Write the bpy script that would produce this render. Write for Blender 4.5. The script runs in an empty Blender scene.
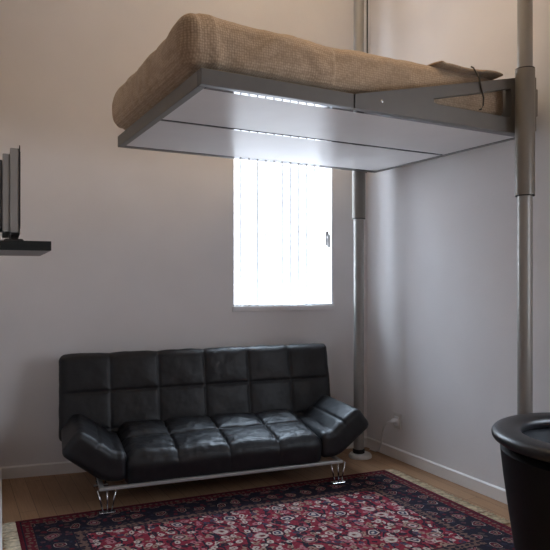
import bpy, bmesh, math, random
from mathutils import Vector, Matrix, noise
random.seed(7)
PI = math.pi
S = bpy.context.scene
COL = S.collection

# ------------------------------------------------------------------ camera
H = 1.40
cam_d = bpy.data.cameras.new('camera'); cam = bpy.data.objects.new('camera', cam_d); COL.objects.link(cam)
cam.location = (0, 0, H); cam.rotation_euler = (PI/2, 0, 0)
cam_d.sensor_fit = 'HORIZONTAL'; cam_d.sensor_width = 36.0; cam_d.lens = 606/550*36
cam_d.clip_start = 0.05; cam_d.clip_end = 200
S.camera = cam

# ------------------------------------------------------------------ daylight, lamp, exposure
SKY = 33.0
GROUND, HORIZON, ZENITH = (0.21, 0.23, 0.26, 1), (0.225, 0.24, 0.265, 1), (0.66, 0.82, 1.0, 1)
W = bpy.data.worlds.new('sky'); S.world = W; W.use_nodes = True
nt = W.node_tree; bg = nt.nodes['Background']
# hazy daylight: bright high sky, paler band along the horizon, light-coloured ground
_tc = nt.nodes.new('ShaderNodeTexCoord'); _sx = nt.nodes.new('ShaderNodeSeparateXYZ')
_rm = nt.nodes.new('ShaderNodeValToRGB'); _mr = nt.nodes.new('ShaderNodeMapRange')
_mr.inputs['From Min'].default_value = -1; _mr.inputs['From Max'].default_value = 1
nt.links.new(_tc.outputs['Generated'], _sx.inputs[0]); nt.links.new(_sx.outputs['Z'], _mr.inputs['Value'])
nt.links.new(_mr.outputs['Result'], _rm.inputs['Fac']); nt.links.new(_rm.outputs['Color'], bg.inputs['Color'])
_el = _rm.color_ramp.elements
_el[0].position = 0.46; _el[0].color = GROUND
_el[1].position = 0.54; _el[1].color = HORIZON
_e = _el.new(0.64); _e.color = HORIZON
_e = _el.new(0.86); _e.color = ZENITH
bg.inputs['Strength'].default_value = SKY

def area(name, loc, rot, sx, sy, energy, color):
    l = bpy.data.lights.new(name, 'AREA'); l.shape = 'RECTANGLE'; l.size = sx; l.size_y = sy
    l.energy = energy; l.color = color
    o = bpy.data.objects.new(name, l); COL.objects.link(o); o.location = loc; o.rotation_euler = rot
    return o
BACK_A = math.atan2(0.2985, 1.0)                  # heading of the back wall
portal = area('window_portal', (0.072+0.02, 4.746+0.06, 2.18), (-PI/2, 0, BACK_A), 0.86, 2.10, 1, (1, 1, 1))
portal.data.cycles.is_portal = True
lamp = area('uplight', (0.45, 2.9, 3.25), (PI, 0, 0), 0.4, 0.4, 28, (1.0, 0.76, 0.49))
# second window, in the right wall beside the camera (out of frame)
W2 = (2.55, 4.25, 0.90, 2.25)                      # along the right wall from the corner BR, sill, head
_rd = (0.477/1.0001, -0.879/1.0001)
_c = (W2[0]+W2[1])/2
portal2 = area('side_window_portal', (0.752+_rd[0]*_c+0.879*0.05, 4.949+_rd[1]*_c+0.477*0.05, (W2[2]+W2[3])/2), (PI/2, 0, math.atan2(-0.879, 0.477)+PI), W2[1]-W2[0], W2[3]-W2[2], 1, (1, 1, 1))
portal2.data.cycles.is_portal = True
S.view_settings.view_transform = 'Standard'; S.view_settings.look = 'None'
S.view_settings.exposure = 0.0; S.view_settings.gamma = 1.0; S.view_settings.use_curve_mapping = False
S.cycles.use_denoising = True
S.cycles.max_bounces = 10; S.cycles.diffuse_bounces = 6; S.cycles.glossy_bounces = 5

# ------------------------------------------------------------------ materials
def srgb(r, g, b):
    f = lambda c: (c/255/12.92) if c/255 <= 0.04045 else ((c/255+0.055)/1.055)**2.4
    return (f(r), f(g), f(b), 1)

def mat(name, col, rough=0.5, metal=0.0, spec=0.5, var=0.0, vscale=6.0, bump=0.0, bscale=120.0, coat=0.0, stretch=(1, 1, 1)):
    m = bpy.data.materials.new(name); m.use_nodes = True
    t = m.node_tree; b = t.nodes['Principled BSDF']
    b.inputs['Base Color'].default_value = col; b.inputs['Roughness'].default_value = rough
    b.inputs['Metallic'].default_value = metal; b.inputs['Specular IOR Level'].default_value = spec
    b.inputs['Coat Weight'].default_value = coat
    tc = t.nodes.new('ShaderNodeTexCoord'); mp = t.nodes.new('ShaderNodeMapping')
    mp.inputs['Scale'].default_value = stretch
    t.links.new(tc.outputs['Object'], mp.inputs['Vector'])
    if var > 0:
        n = t.nodes.new('ShaderNodeTexNoise'); n.inputs['Scale'].default_value = vscale; n.inputs['Detail'].default_value = 4
        t.links.new(mp.outputs['Vector'], n.inputs['Vector'])
        r = t.nodes.new('ShaderNodeValToRGB')
        r.color_ramp.elements[0].position = 0.3; r.color_ramp.elements[1].position = 0.7
        r.color_ramp.elements[0].color = tuple(c*(1-var) for c in col[:3]) + (1,)
        r.color_ramp.elements[1].color = tuple(min(1, c*(1+var)) for c in col[:3]) + (1,)
        t.links.new(n.outputs['Fac'], r.inputs['Fac']); t.links.new(r.outputs['Color'], b.inputs['Base Color'])
    if bump > 0:
        n2 = t.nodes.new('ShaderNodeTexNoise'); n2.inputs['Scale'].default_value = bscale; n2.inputs['Detail'].default_value = 3
        t.links.new(mp.outputs['Vector'], n2.inputs['Vector'])
        bp = t.nodes.new('ShaderNodeBump'); bp.inputs['Strength'].default_value = bump; bp.inputs['Distance'].default_value = 0.004
        t.links.new(n2.outputs['Fac'], bp.inputs['Height']); t.links.new(bp.outputs['Normal'], b.inputs['Normal'])
    return m

M = {}
M['wall'] = mat('wall_paint', (0.755, 0.735, 0.735, 1), 0.9, spec=0.2, var=0.025, vscale=2.5, bump=0.12, bscale=90)
M['ceiling'] = mat('ceiling_paint', (0.80, 0.77, 0.72, 1), 0.9, spec=0.2, var=0.02, bump=0.1)
M['base'] = mat('baseboard_paint', (0.78, 0.75, 0.73, 1), 0.5, var=0.02)
M['white'] = mat('white_window_paint', (0.82, 0.83, 0.85, 1), 0.4, var=0.02)
M['grey_plastic'] = mat('grey_plastic', (0.27, 0.26, 0.25, 1), 0.5, var=0.04)
M['grey_plastic_dark'] = mat('dark_grey_plastic', (0.10, 0.095, 0.09, 1), 0.5, var=0.04)
M['black_plastic'] = mat('black_plastic', (0.012, 0.012, 0.014, 1), 0.35, var=0.05)
M['screen'] = mat('screen_glass', (0.01, 0.011, 0.013, 1), 0.12, var=0.03)
M['shelf'] = mat('dark_shelf_veneer', (0.014, 0.017, 0.017, 1), 0.6, spec=0.3, var=0.15, vscale=9, stretch=(1, 8, 8))
M['alu'] = mat('grey_painted_metal', (0.130, 0.124, 0.117, 1), 0.45, metal=0.1, var=0.03, vscale=20)
M['pole'] = mat('satin_pole_metal', (0.31, 0.30, 0.285, 1), 0.38, metal=0.35, var=0.03, vscale=12)
M['sleeve'] = mat('satin_sleeve_metal', (0.205, 0.19, 0.17, 1), 0.40, metal=0.3, var=0.03, vscale=12)
M['polish'] = mat('polished_metal_lip', (0.13, 0.13, 0.14, 1), 0.05, metal=1.0, var=0.02)
M['panel'] = mat('satin_white_panel', (0.68, 0.665, 0.66, 1), 0.27, metal=0.0, spec=0.022, var=0.02, vscale=5)
M['gap'] = mat('black_gap', (0.01, 0.01, 0.01, 1), 0.8, var=0.02)
M['chrome'] = mat('chrome', (0.62, 0.63, 0.66, 1), 0.16, metal=1.0, var=0.02)
M['leather'] = mat('black_leather', (0.0045, 0.0045, 0.0065, 1), 0.48, spec=0.50, var=0.12, vscale=14, bump=0.14, bscale=160)
M['steel'] = mat('grey_steel_bar', (0.40, 0.39, 0.38, 1), 0.4, metal=0.35, var=0.03)
M['leather_shell'] = mat('black_leather_shell', (0.008, 0.008, 0.010, 1), 0.55, spec=0.15, var=0.12, vscale=10, bump=0.15, bscale=170)
M['under'] = mat('grey_underside', (0.30, 0.28, 0.27, 1), 0.7, var=0.03)
M['leather_tub'] = mat('black_leather_smooth', (0.008, 0.008, 0.010, 1), 0.36, spec=0.5, var=0.12, vscale=10, bump=0.15, bscale=170)
M['rubber'] = mat('black_rubber', (0.015, 0.015, 0.015, 1), 0.7, var=0.05)
M['cord'] = mat('cream_cord', (0.72, 0.71, 0.70, 1), 0.5, var=0.03)
M['dark_cord'] = mat('dark_cord', (0.045, 0.035, 0.025, 1), 0.8, var=0.1)
M['plate'] = mat('cream_socket_plastic', (0.66, 0.64, 0.62, 1), 0.4, var=0.02)
M['bars'] = mat('white_railing_paint', (0.20, 0.20, 0.205, 1), 0.5, var=0.05)
M['fringe'] = mat('cream_fringe_wool', srgb(208, 196, 172), 0.95, spec=0.1, var=0.35, vscale=40)

def fabric():
    m = bpy.data.materials.new('tan_waffle_cover'); m.use_nodes = True; t = m.node_tree; b = t.nodes['Principled BSDF']
    b.inputs['Roughness'].default_value = 0.95; b.inputs['Specular IOR Level'].default_value = 0.15
    b.inputs['Sheen Weight'].default_value = 0.15
    tc = t.nodes.new('ShaderNodeTexCoord')
    br = t.nodes.new('ShaderNodeTexVoronoi'); br.inputs['Scale'].default_value = 88; br.inputs['Randomness'].default_value = 0.35
    t.links.new(tc.outputs['Object'], br.inputs['Vector'])
    n = t.nodes.new('ShaderNodeTexNoise'); n.inputs['Scale'].default_value = 4; n.inputs['Detail'].default_value = 5
    t.links.new(tc.outputs['Object'], n.inputs['Vector'])
    r = t.nodes.new('ShaderNodeValToRGB')
    r.color_ramp.elements[0].position = 0.15; r.color_ramp.elements[0].color = srgb(194, 172, 148)
    r.color_ramp.elements[1].position = 0.75; r.color_ramp.elements[1].color = srgb(156, 135, 113)
    t.links.new(br.outputs['Distance'], r.inputs['Fac'])
    mx = t.nodes.new('ShaderNodeMix'); mx.data_type = 'RGBA'; mx.blend_type = 'MULTIPLY'; mx.inputs['Factor'].default_value = 0.35
    r2 = t.nodes.new('ShaderNodeValToRGB'); r2.color_ramp.elements[0].position = 0.35; r2.color_ramp.elements[1].position = 0.65
    r2.color_ramp.elements[0].color = (0.72, 0.70, 0.66, 1)
    t.links.new(n.outputs['Fac'], r2.inputs['Fac'])
    t.links.new(r.outputs['Color'], mx.inputs['A']); t.links.new(r2.outputs['Color'], mx.inputs['B'])
    t.links.new(mx.outputs['Result'], b.inputs['Base Color'])
    bp = t.nodes.new('ShaderNodeBump'); bp.inputs['Strength'].default_value = 0.5; bp.inputs['Distance'].default_value = 0.004; bp.invert = True
    t.links.new(br.outputs['Distance'], bp.inputs['Height']); t.links.new(bp.outputs['Normal'], b.inputs['Normal'])
    return m
M['fabric'] = fabric()

def glass():
    m = bpy.data.materials.new('window_glass'); m.use_nodes = True; t = m.node_tree
    t.nodes.remove(t.nodes['Principled BSDF']); out = t.nodes['Material Output']
    tr = t.nodes.new('ShaderNodeBsdfTransparent'); gl = t.nodes.new('ShaderNodeBsdfGlossy'); gl.inputs['Roughness'].default_value = 0.02
    mx = t.nodes.new('ShaderNodeMixShader')
    mx.inputs['Fac'].default_value = 0.04; t.links.new(tr.outputs['BSDF'], mx.inputs[1]); t.links.new(gl.outputs['BSDF'], mx.inputs[2])
    t.links.new(mx.outputs['Shader'], out.inputs['Surface'])
    return m
M['glass'] = glass()

def wood_floor():
    m = bpy.data.materials.new('oak_plank_floor'); m.use_nodes = True; t = m.node_tree; b = t.nodes['Principled BSDF']
    b.inputs['Roughness'].default_value = 0.42; b.inputs['Specular IOR Level'].default_value = 0.35
    tc = t.nodes.new('ShaderNodeTexCoord'); mp = t.nodes.new('ShaderNodeMapping')
    mp.inputs['Rotation'].default_value = (0, 0, math.radians(61.5))
    t.links.new(tc.outputs['Object'], mp.inputs['Vector'])
    br = t.nodes.new('ShaderNodeTexBrick'); br.inputs['Scale'].default_value = 1.0
    br.inputs['Brick Width'].default_value = 1.1; br.inputs['Row Height'].default_value = 0.095
    br.inputs['Mortar Size'].default_value = 0.0015; br.inputs['Color1'].default_value = srgb(170, 134, 102)
    br.inputs['Color2'].default_value = srgb(154, 118, 88); br.inputs['Mortar'].default_value = srgb(96, 68, 46)
    t.links.new(mp.outputs['Vector'], br.inputs['Vector'])
    mp2 = t.nodes.new('ShaderNodeMapping'); mp2.inputs['Scale'].default_value = (2, 34, 1)
    t.links.new(mp.outputs['Vector'], mp2.inputs['Vector'])
    n = t.nodes.new('ShaderNodeTexNoise'); n.inputs['Scale'].default_value = 3; n.inputs['Detail'].default_value = 6
    t.links.new(mp2.outputs['Vector'], n.inputs['Vector'])
    r = t.nodes.new('ShaderNodeValToRGB'); r.color_ramp.elements[0].color = (0.78, 0.76, 0.74, 1)
    r.color_ramp.elements[0].position = 0.3; r.color_ramp.elements[1].position = 0.7
    t.links.new(n.outputs['Fac'], r.inputs['Fac'])
    mx = t.nodes.new('ShaderNodeMix'); mx.data_type = 'RGBA'; mx.blend_type = 'MULTIPLY'; mx.inputs['Factor'].default_value = 1
    t.links.new(br.outputs['Color'], mx.inputs['A']); t.links.new(r.outputs['Color'], mx.inputs['B'])
    t.links.new(mx.outputs['Result'], b.inputs['Base Color'])
    return m
M['floor'] = wood_floor()

RUG_L, RUG_W = 2.42, 1.50
def rug_mat():
    """knotted wool: red field of rosettes and palmettes, navy main border, red and ivory guard stripes; UV in metres"""
    m = bpy.data.materials.new('knotted_wool_rug'); m.use_nodes = True; t = m.node_tree; b = t.nodes['Principled BSDF']
    b.inputs['Roughness'].default_value = 0.95; b.inputs['Specular IOR Level'].default_value = 0.1
    N, LK = t.nodes.new, t.links.new
    def math_(op, a, c=None, d=None):
        n = N('ShaderNodeMath'); n.operation = op
        for i, v in enumerate((a, c, d)):
            if v is None: continue
            if isinstance(v, (int, float)): n.inputs[i].default_value = v
            else: LK(v, n.inputs[i])
        return n.outputs[0]
    def mix(f, a, c):
        n = N('ShaderNodeMix'); n.data_type = 'RGBA'
        for k, v in (('Factor', f), ('A', a), ('B', c)):
            if isinstance(v, (int, float)): n.inputs[k].default_value = v
            elif isinstance(v, tuple): n.inputs[k].default_value = v
            else: LK(v, n.inputs[k])
        return n.outputs['Result']
    def ramp(f, stops, interp='CONSTANT'):
        n = N('ShaderNodeValToRGB'); n.color_ramp.interpolation = interp
        while len(n.color_ramp.elements) < len(stops): n.color_ramp.elements.new(0.5)
        for e, (p, c) in zip(n.color_ramp.elements, stops): e.position = p; e.color = c
        LK(f, n.inputs['Fac']); return n.outputs['Color']
    red, dred, navy, ivory, tan, blue, rose = (srgb(146, 50, 66), srgb(112, 40, 52), srgb(46, 43, 56), srgb(206, 190, 180),
                                               srgb(166, 138, 122), srgb(76, 76, 98), srgb(184, 120, 128))
    uv = N('ShaderNodeUVMap'); uv.uv_map = 'UVMap'
    sep = N('ShaderNodeSeparateXYZ'); LK(uv.outputs['UV'], sep.inputs[0])
    u, v = sep.outputs[0], sep.outputs[1]
    # distance to the nearest edge, in metres
    du = math_('MINIMUM', u, math_('SUBTRACT', RUG_L, u)); dv = math_('MINIMUM', v, math_('SUBTRACT', RUG_W, v))
    e = math_('MINIMUM', du, dv)
    # slightly wandering coordinates so that motifs look hand drawn
    nz = N('ShaderNodeTexNoise'); nz.inputs['Scale'].default_value = 14; nz.inputs['Detail'].default_value = 2; LK(uv.outputs['UV'], nz.inputs['Vector'])
    va = N('ShaderNodeVectorMath'); va.operation = 'MULTIPLY_ADD'; LK(nz.outputs['Color'], va.inputs[0])
    va.inputs[1].default_value = (0.055, 0.055, 0); LK(uv.outputs['UV'], va.inputs[2])
    def motifs(scale, rnd, seed):
        mp = N('ShaderNodeMapping'); mp.inputs['Location'].default_value = (seed, seed*1.7, 0); LK(va.outputs[0], mp.inputs['Vector'])
        vo = N('ShaderNodeTexVoronoi'); vo.voronoi_dimensions = '2D'; vo.inputs['Scale'].default_value = scale; vo.inputs['Randomness'].default_value = rnd
        LK(mp.outputs[0], vo.inputs['Vector'])
        sp = N('ShaderNodeSeparateXYZ'); LK(vo.outputs['Color'], sp.inputs[0])
        return vo.outputs['Distance'], sp.outputs[0], sp.outputs[1]
    # large rosettes
    d1, a1, b1 = motifs(6.6, 0.8, 0.3)
    rosA = ramp(d1, [(0, navy), (0.055, ivory), (0.12, rose), (0.17, navy), (0.21, tan), (0.30, navy), (0.335, red)])
    rosB = ramp(d1, [(0, ivory), (0.07, blue), (0.15, ivory), (0.20, dred), (0.23, navy), (0.27, red)])
    rosC = ramp(d1, [(0, dred), (0.06, tan), (0.10, ivory), (0.22, rose), (0.26, navy), (0.28, red)])
    big = mix(math_('GREATER_THAN', a1, 0.36), rosA, mix(math_('GREATER_THAN', a1, 0.68), rosB, rosC))
    inbig = math_('MULTIPLY', math_('LESS_THAN', d1, math_('ADD', 0.25, math_('MULTIPLY', b1, 0.08))), math_('LESS_THAN', b1, 0.62))
    # small flowers and leaves between
    d2, a2, b2 = motifs(21, 0.9, 3.1)
    sm = ramp(a2, [(0, ivory), (0.22, navy), (0.45, tan), (0.62, rose), (0.80, blue), (0.9, ivory)])
    insm = math_('MULTIPLY', math_('LESS_THAN', d2, 0.36), math_('GREATER_THAN', b2, 0.08))
    core = math_('LESS_THAN', d2, 0.12)
    small = mix(core, sm, dred)
    # vines
    wv = N('ShaderNodeTexWave'); wv.inputs['Scale'].default_value = 3.2; wv.inputs['Distortion'].default_value = 9; wv.inputs['Detail'].default_value = 2
    wv.inputs['Detail Scale'].default_value = 1.6; LK(uv.outputs['UV'], wv.inputs['Vector'])
    vine = math_('GREATER_THAN', wv.outputs['Fac'], 0.93)
    d5, a5, b5 = motifs(40, 1.0, 5.9)
    tiny = ramp(a5, [(0, navy), (0.3, rose), (0.5, tan), (0.65, dred), (0.85, ivory)])
    field = mix(math_('MULTIPLY', math_('LESS_THAN', d5, 0.40), math_('GREATER_THAN', b5, 0.35)), red, tiny)
    field = mix(vine, field, navy); field = mix(insm, field, small); field = mix(inbig, field, big)
    # main border, navy ground
    d3, a3, b3 = motifs(8.5, 0.25, 7.7)
    bros = ramp(d3, [(0, ivory), (0.06, dred), (0.13, rose), (0.19, navy), (0.22, tan), (0.28, navy)])
    brosB = ramp(d3, [(0, navy), (0.07, tan), (0.12, dred), (0.22, ivory), (0.25, navy)])
    bor = mix(math_('GREATER_THAN', a3, 0.5), bros, brosB)
    bsm = math_('MULTIPLY', math_('LESS_THAN', d2, 0.27), math_('GREATER_THAN', d3, 0.29))
    bor = mix(bsm, bor, ramp(a2, [(0, srgb(96, 82, 78)), (0.25, dred), (0.5, srgb(60, 60, 80)), (0.75, srgb(110, 74, 80))]))
    bor = mix(0.25, bor, navy)
    # guard stripes
    d4, a4, b4 = motifs(30, 0.3, 11.2)
    g1 = mix(math_('LESS_THAN', d4, 0.34), srgb(122, 96, 88), navy)
    g2 = mix(math_('LESS_THAN', d4, 0.30), dred, srgb(132, 104, 94))
    c = field
    for lim, colr in ((0.325, navy), (0.315, g1), (0.270, navy), (0.262, bor), (0.085, navy), (0.078, g2), (0.028, navy), (0.020, dred)):
        c = mix(math_('LESS_THAN', e, lim), c, colr)
    # abrash and pile
    n3 = N('ShaderNodeTexNoise'); n3.inputs['Scale'].default_value = 90; n3.inputs['Detail'].default_value = 3; LK(uv.outputs['UV'], n3.inputs['Vector'])
    dk = ramp(n3.outputs['Fac'], [(0.3, (0.46, 0.45, 0.45, 1)), (0.7, (0.82, 0.82, 0.82, 1))], 'LINEAR')
    mm = N('ShaderNodeMix'); mm.data_type = 'RGBA'; mm.blend_type = 'MULTIPLY'; mm.inputs['Factor'].default_value = 1
    LK(c, mm.inputs['A']); LK(dk, mm.inputs['B']); LK(mm.outputs['Result'], b.inputs['Base Color'])
    bp = N('ShaderNodeBump'); bp.inputs['Strength'].default_value = 0.4; bp.inputs['Distance'].default_value = 0.004
    LK(n3.outputs['Fac'], bp.inputs['Height']); LK(bp.outputs['Normal'], b.inputs['Normal'])
    return m
M['rug'] = rug_mat()

# ------------------------------------------------------------------ mesh helpers
def link(name, bm, m, parent=None, smooth=False, bevel=0.0, auto=None):
    bmesh.ops.recalc_face_normals(bm, faces=bm.faces)
    me = bpy.data.meshes.new(name); bm.to_mesh(me); bm.free()
    me.materials.append(m)
    o = bpy.data.objects.new(name, me); COL.objects.link(o)
    if parent: o.parent = parent
    if smooth:
        for p in me.polygons: p.use_smooth = True
    if auto is not None:
        me.set_sharp_from_angle(angle=math.radians(auto))
    if bevel > 0:
        md = o.modifiers.new('bevel', 'BEVEL'); md.width = bevel; md.segments = 2; md.limit_method = 'ANGLE'; md.angle_limit = math.radians(40)
    return o
def tag(o, label=None, cat=None, group=None, kind=None):
    if label: o['label'] = label
    if cat: o['category'] = cat
    if group: o['group'] = group
    if kind: o['kind'] = kind
    return o
def thing(name, label, cat, loc=(0, 0, 0), rz=0.0, group=None):
    o = bpy.data.objects.new(name, None); COL.objects.link(o); o.empty_display_size = 0.1
    o.location = loc; o.rotation_euler = (0, 0, rz); return tag(o, label, cat, group)
def struct(name, bm, m, **k):
    o = link(name, bm, m, **k); o['kind'] = 'structure'; return o
def box(bm, x0, x1, y0, y1, z0, z1, mx=None):
    vs = [bm.verts.new(Vector(p)) for p in ((x0,y0,z0),(x1,y0,z0),(x1,y1,z0),(x0,y1,z0),(x0,y0,z1),(x1,y0,z1),(x1,y1,z1),(x0,y1,z1))]
    for f in ((0,3,2,1),(4,5,6,7),(0,1,5,4),(1,2,6,5),(2,3,7,6),(3,0,4,7)): bm.faces.new([vs[i] for i in f])
    if mx:
        for v in vs: v.co = mx @ v.co
    return vs
def B(*a, mx=None):
    bm = bmesh.new(); box(bm, *a, mx=mx); return bm
def lathe(bm, prof, loc=(0, 0, 0), n=40, mx=None):
    """prof = [(r,z)...]; closed on the axis when r=0 at an end"""
    rings = []
    for r, z in prof:
        if r < 1e-6: rings.append([bm.verts.new(Vector((0, 0, z)))])
        else: rings.append([bm.verts.new(Vector((r*math.cos(2*PI*i/n), r*math.sin(2*PI*i/n), z))) for i in range(n)])
    for a, b in zip(rings, rings[1:]):
        for i in range(n):
            j = (i+1) % n
            if len(a) == 1 and len(b) == 1: continue
            if len(a) == 1: bm.faces.new((a[0], b[i], b[j]))
            elif len(b) == 1: bm.faces.new((a[i], a[j], b[0]))
            else: bm.faces.new((a[i], a[j], b[j], b[i]))
    for rg in rings:
        for v in rg:
            v.co = (mx @ v.co if mx else v.co) + Vector(loc)
    return bm
def tube(bm, pts, r, n=10, cap=True):
    pts = [Vector(p) for p in pts]; rings = []; up = Vector((0, 0, 1))
    for i, p in enumerate(pts):
        d = (pts[min(i+1, len(pts)-1)] - pts[max(i-1, 0)]).normalized()
        a = d.cross(up if abs(d.z) < 0.95 else Vector((1, 0, 0))).normalized(); b = d.cross(a).normalized()
        rr = r[i] if isinstance(r, (list, tuple)) else r
        rings.append([bm.verts.new(p + rr*(math.cos(2*PI*k/n)*a + math.sin(2*PI*k/n)*b)) for k in range(n)])
    for p, q in zip(rings, rings[1:]):
        for k in range(n): bm.faces.new((p[k], p[(k+1) % n], q[(k+1) % n], q[k]))
    if cap: bm.faces.new(rings[0][::-1]); bm.faces.new(rings[-1])
    return bm
def prism(bm, poly, y0, y1):
    """polygon in (x,z) extruded along y"""
    a = [bm.verts.new((x, y0, z)) for x, z in poly]; b = [bm.verts.new((x, y1, z)) for x, z in poly]
    n = len(poly); bm.faces.new(a); bm.faces.new(b[::-1])
    for i in range(n): bm.faces.new((a[i], b[i], b[(i+1) % n], a[(i+1) % n]))
    return bm
def slab(w, h, t, r, nx, ny, nz, disp=None, mx=None):
    """rounded slab centred on the origin, x=w, y=h, z=t; disp(x,y,z) -> outward offset on the +z face"""
    bm = bmesh.new(); vs = {}
    hx, hy, hz = w/2, h/2, t/2
    for i in range(nx+1):
        for j in range(ny+1):
            for k in range(nz+1):
                if 0 < i < nx and 0 < j < ny and 0 < k < nz: continue
                p = Vector((-hx+w*i/nx, -hy+h*j/ny, -hz+t*k/nz))
                c = Vector((max(-hx+r, min(hx-r, p.x)), max(-hy+r, min(hy-r, p.y)), max(-hz+r, min(hz-r, p.z))))
                d = p - c
                if d.length > 1e-9:
                    m_ = max(abs(d.x), abs(d.y), abs(d.z)); d = d.normalized()*m_
                q = c + d
                if disp: q = disp(q, p)
                vs[i, j, k] = bm.verts.new(mx @ q if mx else q)
    def quad(a, b, c, d): bm.faces.new([vs[x] for x in (a, b, c, d)])
    for i in range(nx):
        for j in range(ny):
            for k in (0, nz): quad((i,j,k),(i+1,j,k),(i+1,j+1,k),(i,j+1,k))
    for i in range(nx):
        for k in range(nz):
            for j in (0, ny): quad((i,j,k),(i+1,j,k),(i+1,j,k+1),(i,j,k+1))
    for j in range(ny):
        for k in range(nz):
            for i in (0, nx): quad((i,j,k),(i,j+1,k),(i,j+1,k+1),(i,j,k+1))
    return bm
def fbm(p, s=1.0, oct_=3):
    return sum(noise.noise(Vector(p)*s*2**k)/2**k for k in range(oct_))

# ------------------------------------------------------------------ the room
BL, BR = Vector((-1.900, 4.157)), Vector((0.752, 4.949))       # back corners, left and right
wu = (BR-BL).normalized()                                       # along the back wall
RD = Vector((0.477, -0.879)).normalized()                       # along the right wall, towards the camera
LD = Vector((0.4525, -1.0)).normalized()                        # along the left wall, towards the camera
CEIL = 3.95
RR = BR + RD*8.0
LE = BL + LD*1.60
LO = Vector((-3.6, 1.9)); RL = Vector((-3.6, RR.y))
def wall_strip(name, p, q, z0, z1, t, m, side=1, ext=0.0):
    """a slab of thickness t standing outside the line p-q"""
    d = (q-p).normalized(); n = Vector((-d.y, d.x))*side
    p2, q2 = p-d*ext, q+d*ext
    bm = bmesh.new()
    a = [bm.verts.new((c.x, c.y, z)) for z in (z0, z1) for c in (p2, q2, q2+n*t, p2+n*t)]
    for f in ((0,1,2,3),(4,7,6,5),(0,4,5,1),(1,5,6,2),(2,6,7,3),(3,7,4,0)): bm.faces.new([a[i] for i in f])
    return struct(name, bm, m)
fl = bmesh.new(); box(fl, -3.8, 5.2, RR.y-0.2, 5.3, -0.12, 0.0)
struct('floor', fl, M['floor'])
ce = bmesh.new(); box(ce, -3.8, 5.2, RR.y-0.2, 5.3, CEIL, CEIL+0.12)
struct('ceiling', ce, M['ceiling'])
WT = 0.30                                                        # back wall thickness
WX0, WX1, WZ0, WZ1 = 1.648, 2.470, 1.160, 3.20                  # window opening along the back wall from BL
bm = bmesh.new(); LB = (BR-BL).length
mxb = Matrix.Translation((BL.x, BL.y, 0)) @ Matrix.Rotation(math.atan2(wu.y, wu.x), 4, 'Z')
# one back wall with a hole: outer and inner rings of faces
xs, zs = (-0.05, WX0, WX1, LB+0.3), (0.0, WZ0, WZ1, CEIL)
for i in range(3):
    for k in range(3):
        if i == 1 and k == 1: continue
        box(bm, xs[i], xs[i+1], 0, WT, zs[k], zs[k+1])
bmesh.ops.remove_doubles(bm, verts=bm.verts, dist=1e-5)
kill = [f for f in bm.faces if len([g for g in bm.faces if g is not f and set(g.verts) == set(f.verts)])]
bmesh.ops.delete(bm, geom=kill, context='FACES')
bm.transform(mxb)
struct('wall_back', bm, M['wall'])
def holed_wall(name, xs, zs, t, mx_):
    bm = bmesh.new()
    for i in range(3):
        for k in range(3):
            if i == 1 and k == 1: continue
            box(bm, xs[i], xs[i+1], 0, t, zs[k], zs[k+1])
    bmesh.ops.remove_doubles(bm, verts=bm.verts, dist=1e-5)
    kill = [f for f in bm.faces if len([g for g in bm.faces if g is not f and set(g.verts) == set(f.verts)])]
    bmesh.ops.delete(bm, geom=kill, context='FACES')
    bm.transform(mx_)
    return struct(name, bm, M['wall'])
mxr = Matrix.Translation((BR.x, BR.y, 0)) @ Matrix.Rotation(math.atan2(RD.y, RD.x), 4, 'Z')
holed_wall('wall_right', (-0.3, W2[0], W2[1], 8.0), (0.0, W2[2], W2[3], CEIL), 0.15, mxr)
bm = bmesh.new(); w = 0.04
for x0, x1, z0, z1 in ((W2[0], W2[0]+w, W2[2], W2[3]), (W2[1]-w, W2[1], W2[2], W2[3]), (W2[0]+w, W2[1]-w, W2[2], W2[2]+w), (W2[0]+w, W2[1]-w, W2[3]-w, W2[3])):
    box(bm, x0, x1, 0.09, 0.13, z0, z1)
bm.transform(mxr); win2 = struct('window_2', bm, M['white'])
bm = B(W2[0]+w, W2[1]-w, 0.108, 0.112, W2[2]+w, W2[3]-w); bm.transform(mxr); link('pane', bm, M['glass'], win2)
wall_strip('wall_left', BL, LE, 0, CEIL, 0.02, M['wall'], side=-1)
wall_strip('wall_left_return', LE+LD*0.0, LO, 0, CEIL, 0.12, M['wall'], side=-1)
wall_strip('wall_far_left', LO, RL, 0, CEIL, 0.15, M['wall'], side=-1)
wall_strip('wall_rear', RL, RR, 0, CEIL, 0.15, M['wall'], side=-1)
def skirting(name, p, q, t=0.014, h=0.082, side=-1):
    d = (q-p).normalized(); n = Vector((-d.y, d.x))*side
    bm = bmesh.new(); L = (q-p).length
    prof = [(0, 0), (t, 0), (t, h-0.008), (t*0.45, h), (0, h)]
    a = [bm.verts.new((p.x+n.x*x, p.y+n.y*x, z)) for x, z in prof]; b = [bm.verts.new((q.x+n.x*x, q.y+n.y*x, z)) for x, z in prof]
    bm.faces.new(a); bm.faces.new(b[::-1])
    for i in range(5): bm.faces.new((a[i], b[i], b[(i+1) % 5], a[(i+1) % 5]))
    return struct(name, bm, M['base'])
skirting('baseboard_back', BL+wu*0.02, BR-wu*0.004)
skirting('baseboard_right', BR+RD*0.012, RR)
skirting('baseboard_left', BL+LD*0.02, LE, t=0.024, side=1)

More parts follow.
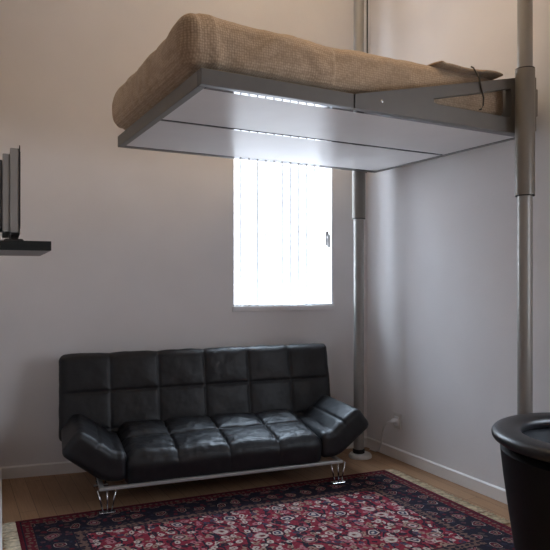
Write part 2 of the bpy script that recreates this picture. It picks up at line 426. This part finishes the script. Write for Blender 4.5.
# window: white casement frame, glass, handle, sill, set into the back wall
def wframe():
    bm = bmesh.new(); y0, y1, w = 0.006, 0.056, 0.011
    box(bm, WX0, WX0+w, y0, y1, WZ0, WZ1); box(bm, WX1-w, WX1, y0, y1, WZ0, WZ1)
    box(bm, WX0+w, WX1-w, y0, y1, WZ0, WZ0+w); box(bm, WX0+w, WX1-w, y0, y1, WZ1-w, WZ1)
    bm.transform(mxb); return bm
win = struct('window_1', wframe(), M['white'])
bm = B(WX0+0.011, WX1-0.011, 0.030, 0.034, WZ0+0.011, WZ1-0.011); bm.transform(mxb)
link('pane', bm, M['glass'], win)
bm = bmesh.new(); box(bm, WX1-0.058, WX1-0.036, 0.006, 0.029, 1.635, 1.75); box(bm, WX1-0.054, WX1-0.040, -0.02, 0.008, 1.69, 1.71)
box(bm, WX1-0.056, WX1-0.038, -0.034, -0.018, 1.62, 1.72); bm.transform(mxb)
link('handle', bm, M['grey_plastic'], win, bevel=0.003)
bm = B(WX0-0.006, WX1+0.008, -0.012, 0.0055, WZ0-0.040, WZ0); bm.transform(mxb)
link('sill', bm, M['wall'], win, bevel=0.003)
# upright bars of the railing outside the window
g = thing('window_railing', 'pale metal railing of upright bars outside the bright window', 'railing', (BL.x, BL.y, 0), math.atan2(wu.y, wu.x))
link('top_rail', B(WX0-0.25, WX1+0.25, 0.50, 0.53, 3.42, 3.46), M['bars'], g)
link('bottom_rail', B(WX0-0.25, WX1+0.25, 0.50, 0.53, 0.92, 0.96), M['bars'], g)
for i in range(17):
    x = WX0-0.19 + i*0.0745
    bm = bmesh.new(); tube(bm, [(x, 0.515, 0.955), (x, 0.515, 3.425)], 0.0085, 8)
    link('bar', bm, M['bars'], g)

# ------------------------------------------------------------------ loft bed on two poles
BA = math.radians(28.2)
A = Vector((-0.305, 2.497)); ZB = 2.188; BLN, BWD = 1.985, 1.41
bu, bv = Vector((math.cos(BA), math.sin(BA))), Vector((-math.sin(BA), math.cos(BA)))
def bed_local(x, y): d = Vector((x, y))-A; return d.dot(bu), d.dot(bv)
bed = thing('loft_bed', 'grey metal loft bed platform hung high between two floor to ceiling poles', 'bed', (A.x, A.y, ZB), BA)
RH, RT = 0.068, 0.036
link('side_rail', B(0, 0.770, 0, RT, 0.0, RH), M['alu'], bed, bevel=0.003)
link('foot_rail', B(0, RT, RT+0.001, BWD-RT-0.001, 0.0, RH), M['alu'], bed, bevel=0.003)
link('side_rail', B(0, BLN, BWD-RT, BWD, 0.0, RH), M['alu'], bed, bevel=0.003)
link('head_rail', B(BLN-RT, BLN, RT+0.001, BWD-RT-0.001, 0.0, 0.30), M['alu'], bed, bevel=0.003)
# triangular side bracket with a long cut-out, built as an outline bridged to its hole
def bracket(y0, y1):
    out = [(0.772, 0.0), (BLN-0.02, 0.0), (BLN-0.02, 0.318), (1.872, 0.311), (0.772, 0.066)]
    hole = [(1.262, 0.092), (1.290, 0.086), (1.55, 0.084), (1.818, 0.082), (1.826, 0.090), (1.828, 0.238), (1.820, 0.244), (1.55, 0.178), (1.290, 0.119), (1.262, 0.111)]
    bm = bmesh.new()
    from mathutils.geometry import tessellate_polygon
    loops = [[Vector((x, 0, z)) for x, z in out], [Vector((x, 0, z)) for x, z in hole]]
    flat = out + hole
    tri = tessellate_polygon(loops)
    f = [bm.verts.new((x, y0, z)) for x, z in flat]; b = [bm.verts.new((x, y1, z)) for x, z in flat]
    for a_, b_, c_ in tri:
        bm.faces.new((f[a_], f[b_], f[c_])); bm.faces.new((b[c_], b[b_], b[a_]))
    no = len(out)
    for i in range(no): j = (i+1) % no; bm.faces.new((f[i], f[j], b[j], b[i]))
    nh = len(hole)
    for i in range(nh): j = (i+1) % nh; bm.faces.new((f[no+i], b[no+i], b[no+j], f[no+j]))
    return bm
link('bracket', bracket(-0.006, RT-0.004), M['alu'], bed)
bm = bmesh.new(); lathe(bm, [(0, 0.004), (0.007, 0.003), (0.009, 0), (0.009, -0.004)], (0.93, -0.0065, 0.052), 14, Matrix.Rotation(PI/2, 4, 'X'))
link('bolt', bm, M['chrome'], bed, smooth=True)
SEAM = 0.655
link('underside_panel', B(RT+0.002, BLN-0.012, RT+0.032, SEAM-0.014, 0.004, 0.018), M['panel'], bed)
link('underside_panel', B(RT+0.002, BLN-0.012, SEAM+0.016, BWD-RT-0.018, 0.004, 0.018), M['panel'], bed)
link('slat_deck', B(RT+0.003, BLN-RT-0.003, RT+0.003, BWD-RT-0.003, 0.020, 0.066), M['gap'], bed)
for y0, y1 in ((RT+0.002, RT+0.030), (SEAM+0.001, SEAM+0.014), (BWD-RT-0.016, BWD-RT-0.003)):
    link('metal_lip', B(RT+0.003, BLN-0.014, y0, y1, 0.002, 0.016), M['polish'], bed)
RP, LP = Vector((1.366, 3.312)), Vector((0.645, 4.668))
for nm, P_ in (('near', RP), ('far', LP)):
    lx, ly = bed_local(P_.x, P_.y)
    bm = bmesh.new()
    lathe(bm, [(0.0425, -0.352), (0.0515, -0.352), (0.0515, 0.332), (0.0425, 0.332), (0.0425, -0.352)], (lx, ly, 0), 40)
    sl = link('sleeve', bm, M['sleeve'], bed, smooth=True, auto=35)
    for z in (-0.352, 0.332):
        bm = bmesh.new(); lathe(bm, [(0.0415, z-0.006), (0.0505, z-0.006), (0.0505, z+0.006), (0.0415, z+0.006), (0.0415, z-0.006)], (lx, ly, 0), 40)
        link('sleeve_ring', bm, M['rubber'], sl, smooth=True, auto=35)
    s = 1 if nm == 'near' else -1
    # lock plate and block on the outward (wall-side) flank of each sleeve
    link('lock_plate', B(lx+0.047, lx+0.066, ly-0.022*1, ly+0.022, 0.0, 0.295), M['sleeve'], sl, bevel=0.003)
    link('lock_block', B(lx+0.0665, lx+0.086, ly-0.016, ly+0.016, 0.085, 0.235), M['sleeve'], sl, bevel=0.004)
    if nm == 'far':
        link('sleeve_bracket', B(lx-0.20, BLN, BWD+0.001, BWD+0.010, 0.0, 0.25), M['alu'], sl, bevel=0.002)
# the poles
for nm, P_, lab in (('near', RP, 'thick grey metal pole behind the black tub chair, floor to ceiling'), ('far', LP, 'thinner looking grey metal pole in the corner behind the sofa')):
    p = thing('pole', lab, 'pole', (P_.x, P_.y, 0), 0, 'floor to ceiling poles of the loft bed')
    bm = bmesh.new(); lathe(bm, [(0, 0.03), (0.0395, 0.03), (0.0395, CEIL-0.002), (0, CEIL-0.002)], n=40)
    link('shaft', bm, M['pole'], p, smooth=True, auto=35)
    bm = bmesh.new(); lathe(bm, [(0, 0.0), (0.088, 0.0), (0.089, 0.012), (0.080, 0.026), (0.041, 0.031), (0, 0.031)], (0.0426, 0.0222, 0.0005) if nm == 'near' else (0.012, 0, 0.0005), 40)
    link('base_flange', bm, M['plate'], p, smooth=True, auto=50)
    bm = bmesh.new(); lathe(bm, [(0.0395, 0.034), (0.045, 0.034), (0.045, 0.060), (0.0395, 0.064), (0.0395, 0.034)], n=40)
    link('collar', bm, M['rubber'], p, smooth=True, auto=40)

# mattress under its tan cover
def mattress_bm():
    x0, x1, y0, y1, z0, z1 = -0.030, 1.875, 0.060, BWD-0.045, 0.0715, 0.330
    w, h, t = x1-x0, y1-y0, z1-z0; cx, cy, cz = (x0+x1)/2, (y0+y1)/2, (z0+z1)/2
    def disp(q, p):
        q = q.copy(); fz = (q.z+t/2)/t
        ex = min(q.x+w/2, w/2-q.x)/0.5; ey = min(q.y+h/2, h/2-q.y)/0.5
        n1 = fbm((q.x*2.2, q.y*2.2, q.z*3+4), 1.0); n2 = fbm((q.x*6+9, q.y*6, q.z*6), 1.0, 3)
        q.z += 0.010*n1*(0.4+0.6*fz) + 0.006*n2*fz
        # sides belly out and the lower edge is pulled in where the cover is tucked
        bulge = math.sin(PI*min(1, max(0, fz)))*0.020 - (0.016 if fz < 0.12 else 0)
        kb = 1.0 if q.x+w/2 < 0.72 else 0.35
        q.z += 0.016*math.exp(-((q.x+w/2)/0.35)**2)*fz
        if q.y < -h/2+0.10: q.y -= kb*(bulge*1.5 + 0.012*n1 + 0.007*n2)
        if q.x < -w/2+0.10: q.x -= bulge + 0.012*n1 + 0.008*n2 + 0.030*fz*math.exp(-((q.y+h/2)/0.30)**2)
        if q.y > h/2-0.10: q.y += bulge*0.5
        # puckers along the tucked edge
        if fz < 0.5:
            pk = 0.007*math.sin(q.x*58+5*n1)*(0.5-fz)
            if q.y < -h/2+0.10: q.y -= pk*kb
            if q.x < -w/2+0.10: q.x -= 0.007*math.sin(q.y*52+4*n1)*(0.5-fz)
        # diagonal pleat where the cover is folded at the near foot corner
        if q.y < -h/2+0.06 and fz > 0.1:
            d = (q.x+w/2) - (0.045+0.05*(1-fz))
            q.y += 0.014*math.exp(-(d/0.012)**2) - 0.010*math.exp(-((d-0.035)/0.025)**2)
        # slack folds on the near side
        if q.y < -h/2+0.06:
            for xc, sl, am in ((0.35, 0.5, 0.007), (0.62, -0.4, 0.006), (0.95, 0.6, 0.008), (1.22, -0.5, 0.009), (1.40, 0.3, 0.008)):
                d = (q.x+w/2) - (xc + sl*(fz-0.5)*0.5)
                q.y -= kb*am*math.exp(-(d/0.05)**2)
        return q
    bm = slab(w, h, t, 0.075, 150, 84, 26, disp, Matrix.Translation((cx, cy, cz)))
    return bm
mt = thing('mattress', 'thick mattress under a tan waffle cover on the raised loft bed', 'mattress', (A.x, A.y, ZB), BA)
link('cover', mattress_bm(), M['fabric'], mt, smooth=True)
# loose corner of the cover at the head
bm = bmesh.new(); nx, ny = 26, 10; gv = []
for i in range(nx+1):
    row = []
    for j in range(ny+1):
        s_, q_ = i/nx, j/ny
        x = 1.335 + 0.465*s_; y = 0.020 + 0.15*q_ + 0.01*math.sin(7*s_)
        z = 0.309 + 0.010*s_ + 0.006*math.sin(9*s_+3*q_) + 0.006*q_
        if s_ < 0.05: z += 0.006
        row.append(bm.verts.new((x, y, z)))
    gv.append(row)
for i in range(nx):
    for j in range(ny): bm.faces.new((gv[i][j], gv[i+1][j], gv[i+1][j+1], gv[i][j+1]))
fo = link('cover_flap', bm, M['fabric'], mt, smooth=True)
md = fo.modifiers.new('thick', 'SOLIDIFY'); md.thickness = 0.009; md.offset = 1
bm = bmesh.new()
tube(bm, [(1.565, 0.035, 0.335), (1.566, 0.020, 0.325), (1.575, -0.012, 0.26), (1.592, -0.013, 0.20), (1.606, -0.013, 0.160), (1.604, -0.013, 0.120), (1.590, -0.013, 0.098), (1.578, -0.012, 0.094)], 0.0042, 8)
link('tie_cord', bm, M['dark_cord'], mt, smooth=True)

# ------------------------------------------------------------------ sofa
SA = math.radians(20.0)
sofa = thing('sofa', 'black leather click-clack sofa with quilted back against the wall', 'sofa', (-0.978, 3.530, 0), SA)
# local: x along the sofa (0 = left front leg, 1.504 = right front leg), y towards the wall, z up
CX, COLW = 0.722, 0.327
def groove(v, w=0.012): return math.exp(-(v/w)**2)
def quilt(x, y, ys, depth=0.020, pw=0.30):
    """pillow height: puffs between the seams, creases on them"""
    fx = ((x-CX)/COLW) % 1.0
    px = abs(math.sin(PI*fx))**pw
    py = 1.0
    for a_, b_ in zip(ys, ys[1:]):
        if a_ <= y <= b_: py = abs(math.sin(PI*(y-a_)/(b_-a_)))**pw
    dx = min(fx, 1-fx)*COLW; dy = min(abs(y-a_) for a_ in ys[1:-1])
    return depth*(min(px, py)*0.75 + px*py*0.25) - 0.006*max(math.exp(-(dx/0.0075)**2), math.exp(-(dy/0.0075)**2))
def wr(x, y, s=1.0): return fbm((x*9*s, y*9*s, 3.3), 1.0, 3)
# backrest
BW_, BH_, BT_ = 1.965, 0.575, 0.150
def dback(q, p):
    q = q.copy()
    k = max(0.0, min(1.0, (q.z+0.01)/(BT_/2)))
    edge = min(BW_/2-abs(q.x), BH_/2-abs(q.y))
    q.z += k*(quilt(q.x+CX, q.y, (-0.2875, -0.222, 0.026, 0.2875), 0.019)*min(1, max(0.25, edge/0.05)) + 0.004*wr(q.x, q.y))
    q.x += 0.003*wr(q.y, q.z+5); q.y += (0.004*wr(q.x, q.z+2) + 0.008*(abs(math.sin(PI*((q.x)/COLW)))**0.5-0.6)) * (1 if q.y > 0.2 else 0)
    return q
mx = Matrix.Translation((CX, 0.640, 0.578)) @ Matrix.Rotation(math.radians(-11), 4, 'X') @ Matrix.Rotation(PI/2, 4, 'X')
link('backrest', slab(BW_, BH_, BT_, 0.040, 260, 80, 12, dback, mx), M['leather'], sofa, smooth=True)
# seat
SW_, SD_, ST_ = 1.285, 0.60, 0.190
def dseat(q, p):
    q = q.copy(); k = max(0.0, min(1.0, (q.z+0.02)/(ST_/2)))
    edge = min(SW_/2-abs(q.x), SD_/2-abs(q.y))
    q.z += k*(quilt(q.x+CX, q.y, (-0.36, 0.02, 0.34), 0.029, 0.40)*min(1, max(0.35, edge/0.07)) + 0.006*wr(q.x, q.y, 0.8) + 0.003*wr(q.x, q.y, 2.0))
    # gathered wrinkles running off the seams
    fx = abs((((q.x)/COLW)+0.5) % 1.0 - 0.5)*COLW
    q.z += 0.004*k*math.sin(q.y*70 + 2*q.x)*math.exp(-fx/0.03)
    if q.y < -SD_/2+0.06: q.y -= 0.006*(abs(math.sin(PI*q.x/COLW))**0.5) + 0.004*wr(q.x, q.z+7)
    return q
mx = Matrix.Translation((0.745, SD_/2-0.004, 0.170+ST_/2)) @ Matrix.Rotation(math.radians(8.0), 4, 'X')
link('seat', slab(SW_, SD_, ST_, 0.060, 240, 110, 14, dseat, mx), M['leather'], sofa, smooth=True)
# armrests: thick flaps hinged at the seat ends and bent up
def arm_path(t):
    """centre line (x, z) and tilt at distance t from the inner end"""
    x, z, th, n = 1.372, 0.266, 0.0, 40
    for i in range(n):
        u = t*(i+0.5)/n
        th = math.radians(38)*min(1, max(0, (u-0.06)/0.09))
        x += math.cos(th)*t/n; z += math.sin(th)*t/n
    th = math.radians(38)*min(1, max(0, (t-0.06)/0.09))
    return x, z, th
for s in (1, -1):
    def darm(q, p):
        q = q.copy(); k = max(0.0, min(1.0, (q.z+0.01)/(0.085)))
        q.z += k*(0.014*(1-(q.x/0.195)**2)*(1-(q.y/0.32)**4) - 0.008*groove(q.x-0.045, 0.008) + 0.003*wr(q.x+2, q.y) + 0.002*math.sin(40*q.y+9*q.x)*math.exp(-abs(q.x+0.12)/0.05))
        q.y += 0.003*wr(q.x, q.z+9)
        return q
    bm = slab(0.385, 0.615, 0.172, 0.042, 46, 56, 14, darm)
    for v in bm.verts:
        x, z, th = arm_path(v.co.x+0.1925)
        v.co = Vector((x - math.sin(th)*v.co.z, v.co.y+0.312, z + math.cos(th)*v.co.z))
        if s < 0: v.co.x = 2*0.745 - v.co.x
    link('armrest', bm, M['leather'], sofa, smooth=True)
# chrome under-frame, legs
bm = bmesh.new(); box(bm, -0.045, 1.520, -0.012, 0.016, 0.146, 0.165); box(bm, -0.045, 1.520, 0.50, 0.528, 0.146, 0.165)
box(bm, -0.045, -0.017, 0.0165, 0.4995, 0.146, 0.165); box(bm, 1.492, 1.520, 0.0165, 0.4995, 0.146, 0.165)
link('frame', bm, M['steel'], sofa, bevel=0.004)
RUGZ = 0.009
for lx in (0.0, 1.490):
    for ly in (0.004, 0.512):
        bm = bmesh.new(); z0 = RUGZ+0.010 if ly < 0.2 else 0.0165
        for a_, b_ in ((-0.052, -0.022), (0.0, 0.004), (0.052, 0.026)):
            tube(bm, [(lx+a_, ly+0.002, 0.147), (lx+b_, ly, z0)], 0.0048, 10)
        lg = link('leg', bm, M['chrome'], sofa, smooth=True)
        z00 = RUGZ+0.0015 if ly < 0.2 else 0.0005
        link('foot_plate', B(lx-0.045, lx+0.047, ly-0.018, ly+0.018, z00, z00+0.011), M['chrome'], lg, bevel=0.003)

# ------------------------------------------------------------------ rug with fringes
R0, R1 = Vector((-1.467, 3.421)), Vector((0.782, 4.329))       # far left, far right corner
RE = Vector((0.4624, -0.8867))
rug = thing('rug', 'red and navy patterned wool rug with cream fringes on the wooden floor', 'rug', (0, 0, 0))
bm = bmesh.new(); nu, nv = 60, 40
uvl = bm.loops.layers.uv.new('UVMap'); gv = {}
def rugp(u, v): return R0 + (R1-R0)*u + RE*RUG_W*v
for i in range(nu+1):
    for j in range(nv+1):
        p = rugp(i/nu, j/nv); z = RUGZ + 0.0006*noise.noise(Vector((p.x*3, p.y*3, 0)))
        gv[i, j] = bm.verts.new((p.x, p.y, z))
for i in range(nu):
    for j in range(nv):
        f = bm.faces.new((gv[i, j], gv[i, j+1], gv[i+1, j+1], gv[i+1, j]))
        for l, (a_, b_) in zip(f.loops, ((i, j), (i, j+1), (i+1, j+1), (i+1, j))): l[uvl].uv = (a_/nu*RUG_L, b_/nv*RUG_W)
bm.normal_update()
ed = [e for e in bm.edges if e.is_boundary]
ex = bmesh.ops.extrude_edge_only(bm, edges=ed)
for v in ex['geom']:
    if isinstance(v, bmesh.types.BMVert): v.co.z = 0.0008
link('pile', bm, M['rug'], rug)
for u, s in ((0.0, -1), (1.0, 1)):
    bm = bmesh.new(); ud = (R1-R0).normalized()*s
    for k in range(430):
        v = (k+random.random())/430; p = rugp(u, v)
        L = 0.062 + 0.022*random.random(); dv = 0.010*(random.random()-0.5); w = 0.0019+0.0012*random.random()
        tuft = 0.5+0.5*math.sin(k*0.55+2*math.sin(k*0.11))
        if random.random() < 0.55*tuft**2 + 0.03: continue
        z0, z1 = 0.0055, 0.0022+0.004*random.random()
        if s > 0 and abs((p + ud*0.05 - RP).dot(RE)) < 0.115: continue
        q = p + ud*L + RE*dv; mid = p + ud*L*0.55 + RE*(dv*0.3+0.004*(random.random()-0.5))
        tube(bm, [(p.x-ud.x*0.004, p.y-ud.y*0.004, z0), (mid.x, mid.y, z0), (q.x, q.y, z1)], [w, w*1.15, w*0.7], 5)
    f = link('fringe', bm, M['fringe'], rug); f['kind'] = 'stuff'

# ------------------------------------------------------------------ tub chair at the right
TC = Vector((1.338, 2.56)); TA = math.radians(-8)               # opening faces right
tub = thing('tub_chair', 'black leather tub chair with a thick rounded rim near the right wall', 'armchair', (TC.x, TC.y, 0), TA)
def arc_shell(prof, a0, a1, n):
    """closed profile [(r,z)] swept round z between two angles, with rounded end caps"""
    bm = bmesh.new(); rings = []
    for i in range(n+1):
        a_ = a0+(a1-a0)*i/n
        rings.append([bm.verts.new((r*math.cos(a_), r*math.sin(a_), z)) for r, z in prof])
    m_ = len(prof)
    for p, q in zip(rings, rings[1:]):
        for k in range(m_): bm.faces.new((p[k], p[(k+1) % m_], q[(k+1) % m_], q[k]))
    bm.faces.new(rings[0]); bm.faces.new(rings[-1][::-1]); return bm
op = math.radians(52)
# body: flares upwards, outer face and inner face
body = [(0.282, 0.075), (0.304, 0.20), (0.328, 0.36), (0.350, 0.52), (0.364, 0.645), (0.310, 0.68), (0.285, 0.665), (0.255, 0.52), (0.245, 0.36), (0.238, 0.075)]
link('shell', arc_shell(body, op, 2*PI-op, 72), M['leather_shell'], tub, smooth=True, auto=50)
rim = []
for k in range(24):
    a_ = 2*PI*k/24
    c_, s_ = math.cos(a_), math.sin(a_)
    rim.append((0.338 + 0.062*math.copysign(abs(c_)**0.8, c_), 0.708 + 0.031*math.copysign(abs(s_)**0.9, s_)))
link('rim', arc_shell(rim, op-0.03, 2*PI-op+0.03, 80), M['leather_tub'], tub, smooth=True, auto=60)
bm = bmesh.new(); lathe(bm, [(0, 0.23), (0.215, 0.23), (0.234, 0.25), (0.236, 0.32), (0.215, 0.345), (0.12, 0.357), (0, 0.36)], n=48)
link('seat_cushion', bm, M['leather_shell'], tub, smooth=True, auto=60)
bm = bmesh.new(); lathe(bm, [(0, 0.085), (0.234, 0.085), (0.234, 0.228), (0, 0.228)], n=48)
link('seat_base', bm, M['leather_tub'], tub, smooth=True, auto=40)
for a_ in (45, 135, 225, 315):
    bm = bmesh.new(); lathe(bm, [(0, 0.0), (0.018, 0.0), (0.026, 0.084), (0, 0.084)], (0.17*math.cos(math.radians(a_)), 0.17*math.sin(math.radians(a_)), 0.0005), 16)
    link('leg', bm, M['rubber'], tub, smooth=True, auto=40)

# ------------------------------------------------------------------ shelf and television on the left wall
LA = math.atan2(LD.y, LD.x) + PI/2                                # local x = out of the wall, local y = along the wall away from the camera
SP = BL + LD*((4.157-2.985)*math.hypot(1, 0.4525))
SZ = 1.524
mxs = Matrix.Translation((SP.x, SP.y, 0))
shelf = link('wall_shelf', B(0.0005, 0.252, 0.0, 0.88, 0, 0.048), M['shelf'], bevel=0.002)
shelf.location = (SP.x, SP.y, SZ); shelf.rotation_euler = (0, 0, LA)
tag(shelf, 'black floating shelf on the left wall under the television', 'shelf')
link('underside_board', B(0.001, 0.246, 0.006, 0.874, -0.003, -0.0005), M['under'], shelf)
tv = thing('television', 'flat grey television seen edge-on standing on the black shelf', 'television', (SP.x, SP.y, SZ+0.049), LA)
TZ = 0.048
link('back_shell', B(0.008, 0.0245, 0.13, 0.66, TZ+0.03, 0.42), M['grey_plastic_dark'], tv, bevel=0.006)
link('casing', B(0.025, 0.060, 0.105, 0.69, TZ, 0.448), M['grey_plastic'], tv, bevel=0.004)
fr = link('casing', B(0.0605, 0.103, 0.095, 0.70, TZ-0.004, 0.478), M['grey_plastic'], tv, bevel=0.004)
bz = link('bezel', B(0.1035, 0.108, 0.088, 0.707, TZ-0.012, 0.492), M['black_plastic'], tv)
link('screen', B(0.1082, 0.110, 0.115, 0.68, TZ+0.02, 0.465), M['screen'], bz)
bm = bmesh.new(); box(bm, 0.070, 0.100, 0.33, 0.47, 0.014, TZ-0.005); prism(bm, [(0.022, 0.0), (0.132, 0.0), (0.118, 0.013), (0.040, 0.013)], 0.10, 0.64)
link('stand', bm, M['black_plastic'], tv)

# ------------------------------------------------------------------ socket, plug and cord on the right wall
op_ = Vector((0.9360, 4.6090)); RA = math.atan2(RD.y, RD.x)        # local x along the wall towards the camera, local y into the wall (negated below)
soc = thing('wall_socket', 'cream wall socket low on the right wall beside the corner pole', 'socket', (op_.x, op_.y, 0.292), RA)
link('cover_plate', slab(0.085, 0.012, 0.118, 0.0055, 10, 4, 10, None, Matrix.Translation((0, -0.0065, 0))), M['plate'], soc)
link('insert', slab(0.048, 0.006, 0.072, 0.0025, 8, 4, 8, None, Matrix.Translation((0, -0.0155, 0))), M['white'], soc)
pl = thing('power_plug', 'white plug and cord hanging from the wall socket by the pole', 'plug', (op_.x, op_.y, 0.292), RA)
bm = bmesh.new(); tube(bm, [(0, -0.019, 0.004), (0, -0.045, 0.004), (-0.002, -0.058, 0.003), (-0.006, -0.068, 0.001)], [0.020, 0.020, 0.014, 0.006], 16)
link('plug_body', bm, M['white'], pl, smooth=True, auto=50)
bm = bmesh.new()
pts = [(-0.006, -0.066, 0.001), (-0.03, -0.078, -0.012), (-0.07, -0.075, -0.042), (-0.11, -0.06, -0.09), (-0.14, -0.045, -0.15), (-0.16, -0.035, -0.21), (-0.19, -0.033, -0.268), (-0.235, -0.033, -0.2865), (-0.30, -0.036, -0.2868)]
tube(bm, pts, 0.0058, 8)
link('cord', bm, M['cord'], pl, smooth=True)

# corner duct with a dark slot above the bed
du = thing('cable_duct', 'narrow white cable duct with dark slot in the corner above the bed', 'duct', (BR.x, BR.y, 2.30), math.atan2(wu.y, wu.x))
link('channel', B(-0.030, -0.0115, -0.015, -0.001, 0, CEIL-2.302), M['white'], du)
link('slot', B(-0.0118, -0.0010, -0.017, -0.001, 0, CEIL-2.302), M['gap'], du)
bm = B(0.018, 0.036, -0.005, -0.001, 0, CEIL-2.302)
bm.transform(Matrix.Rotation(-math.atan2(wu.y, wu.x)+math.atan2(RD.y, RD.x), 4, 'Z'))
link('channel', bm, M['white'], du)
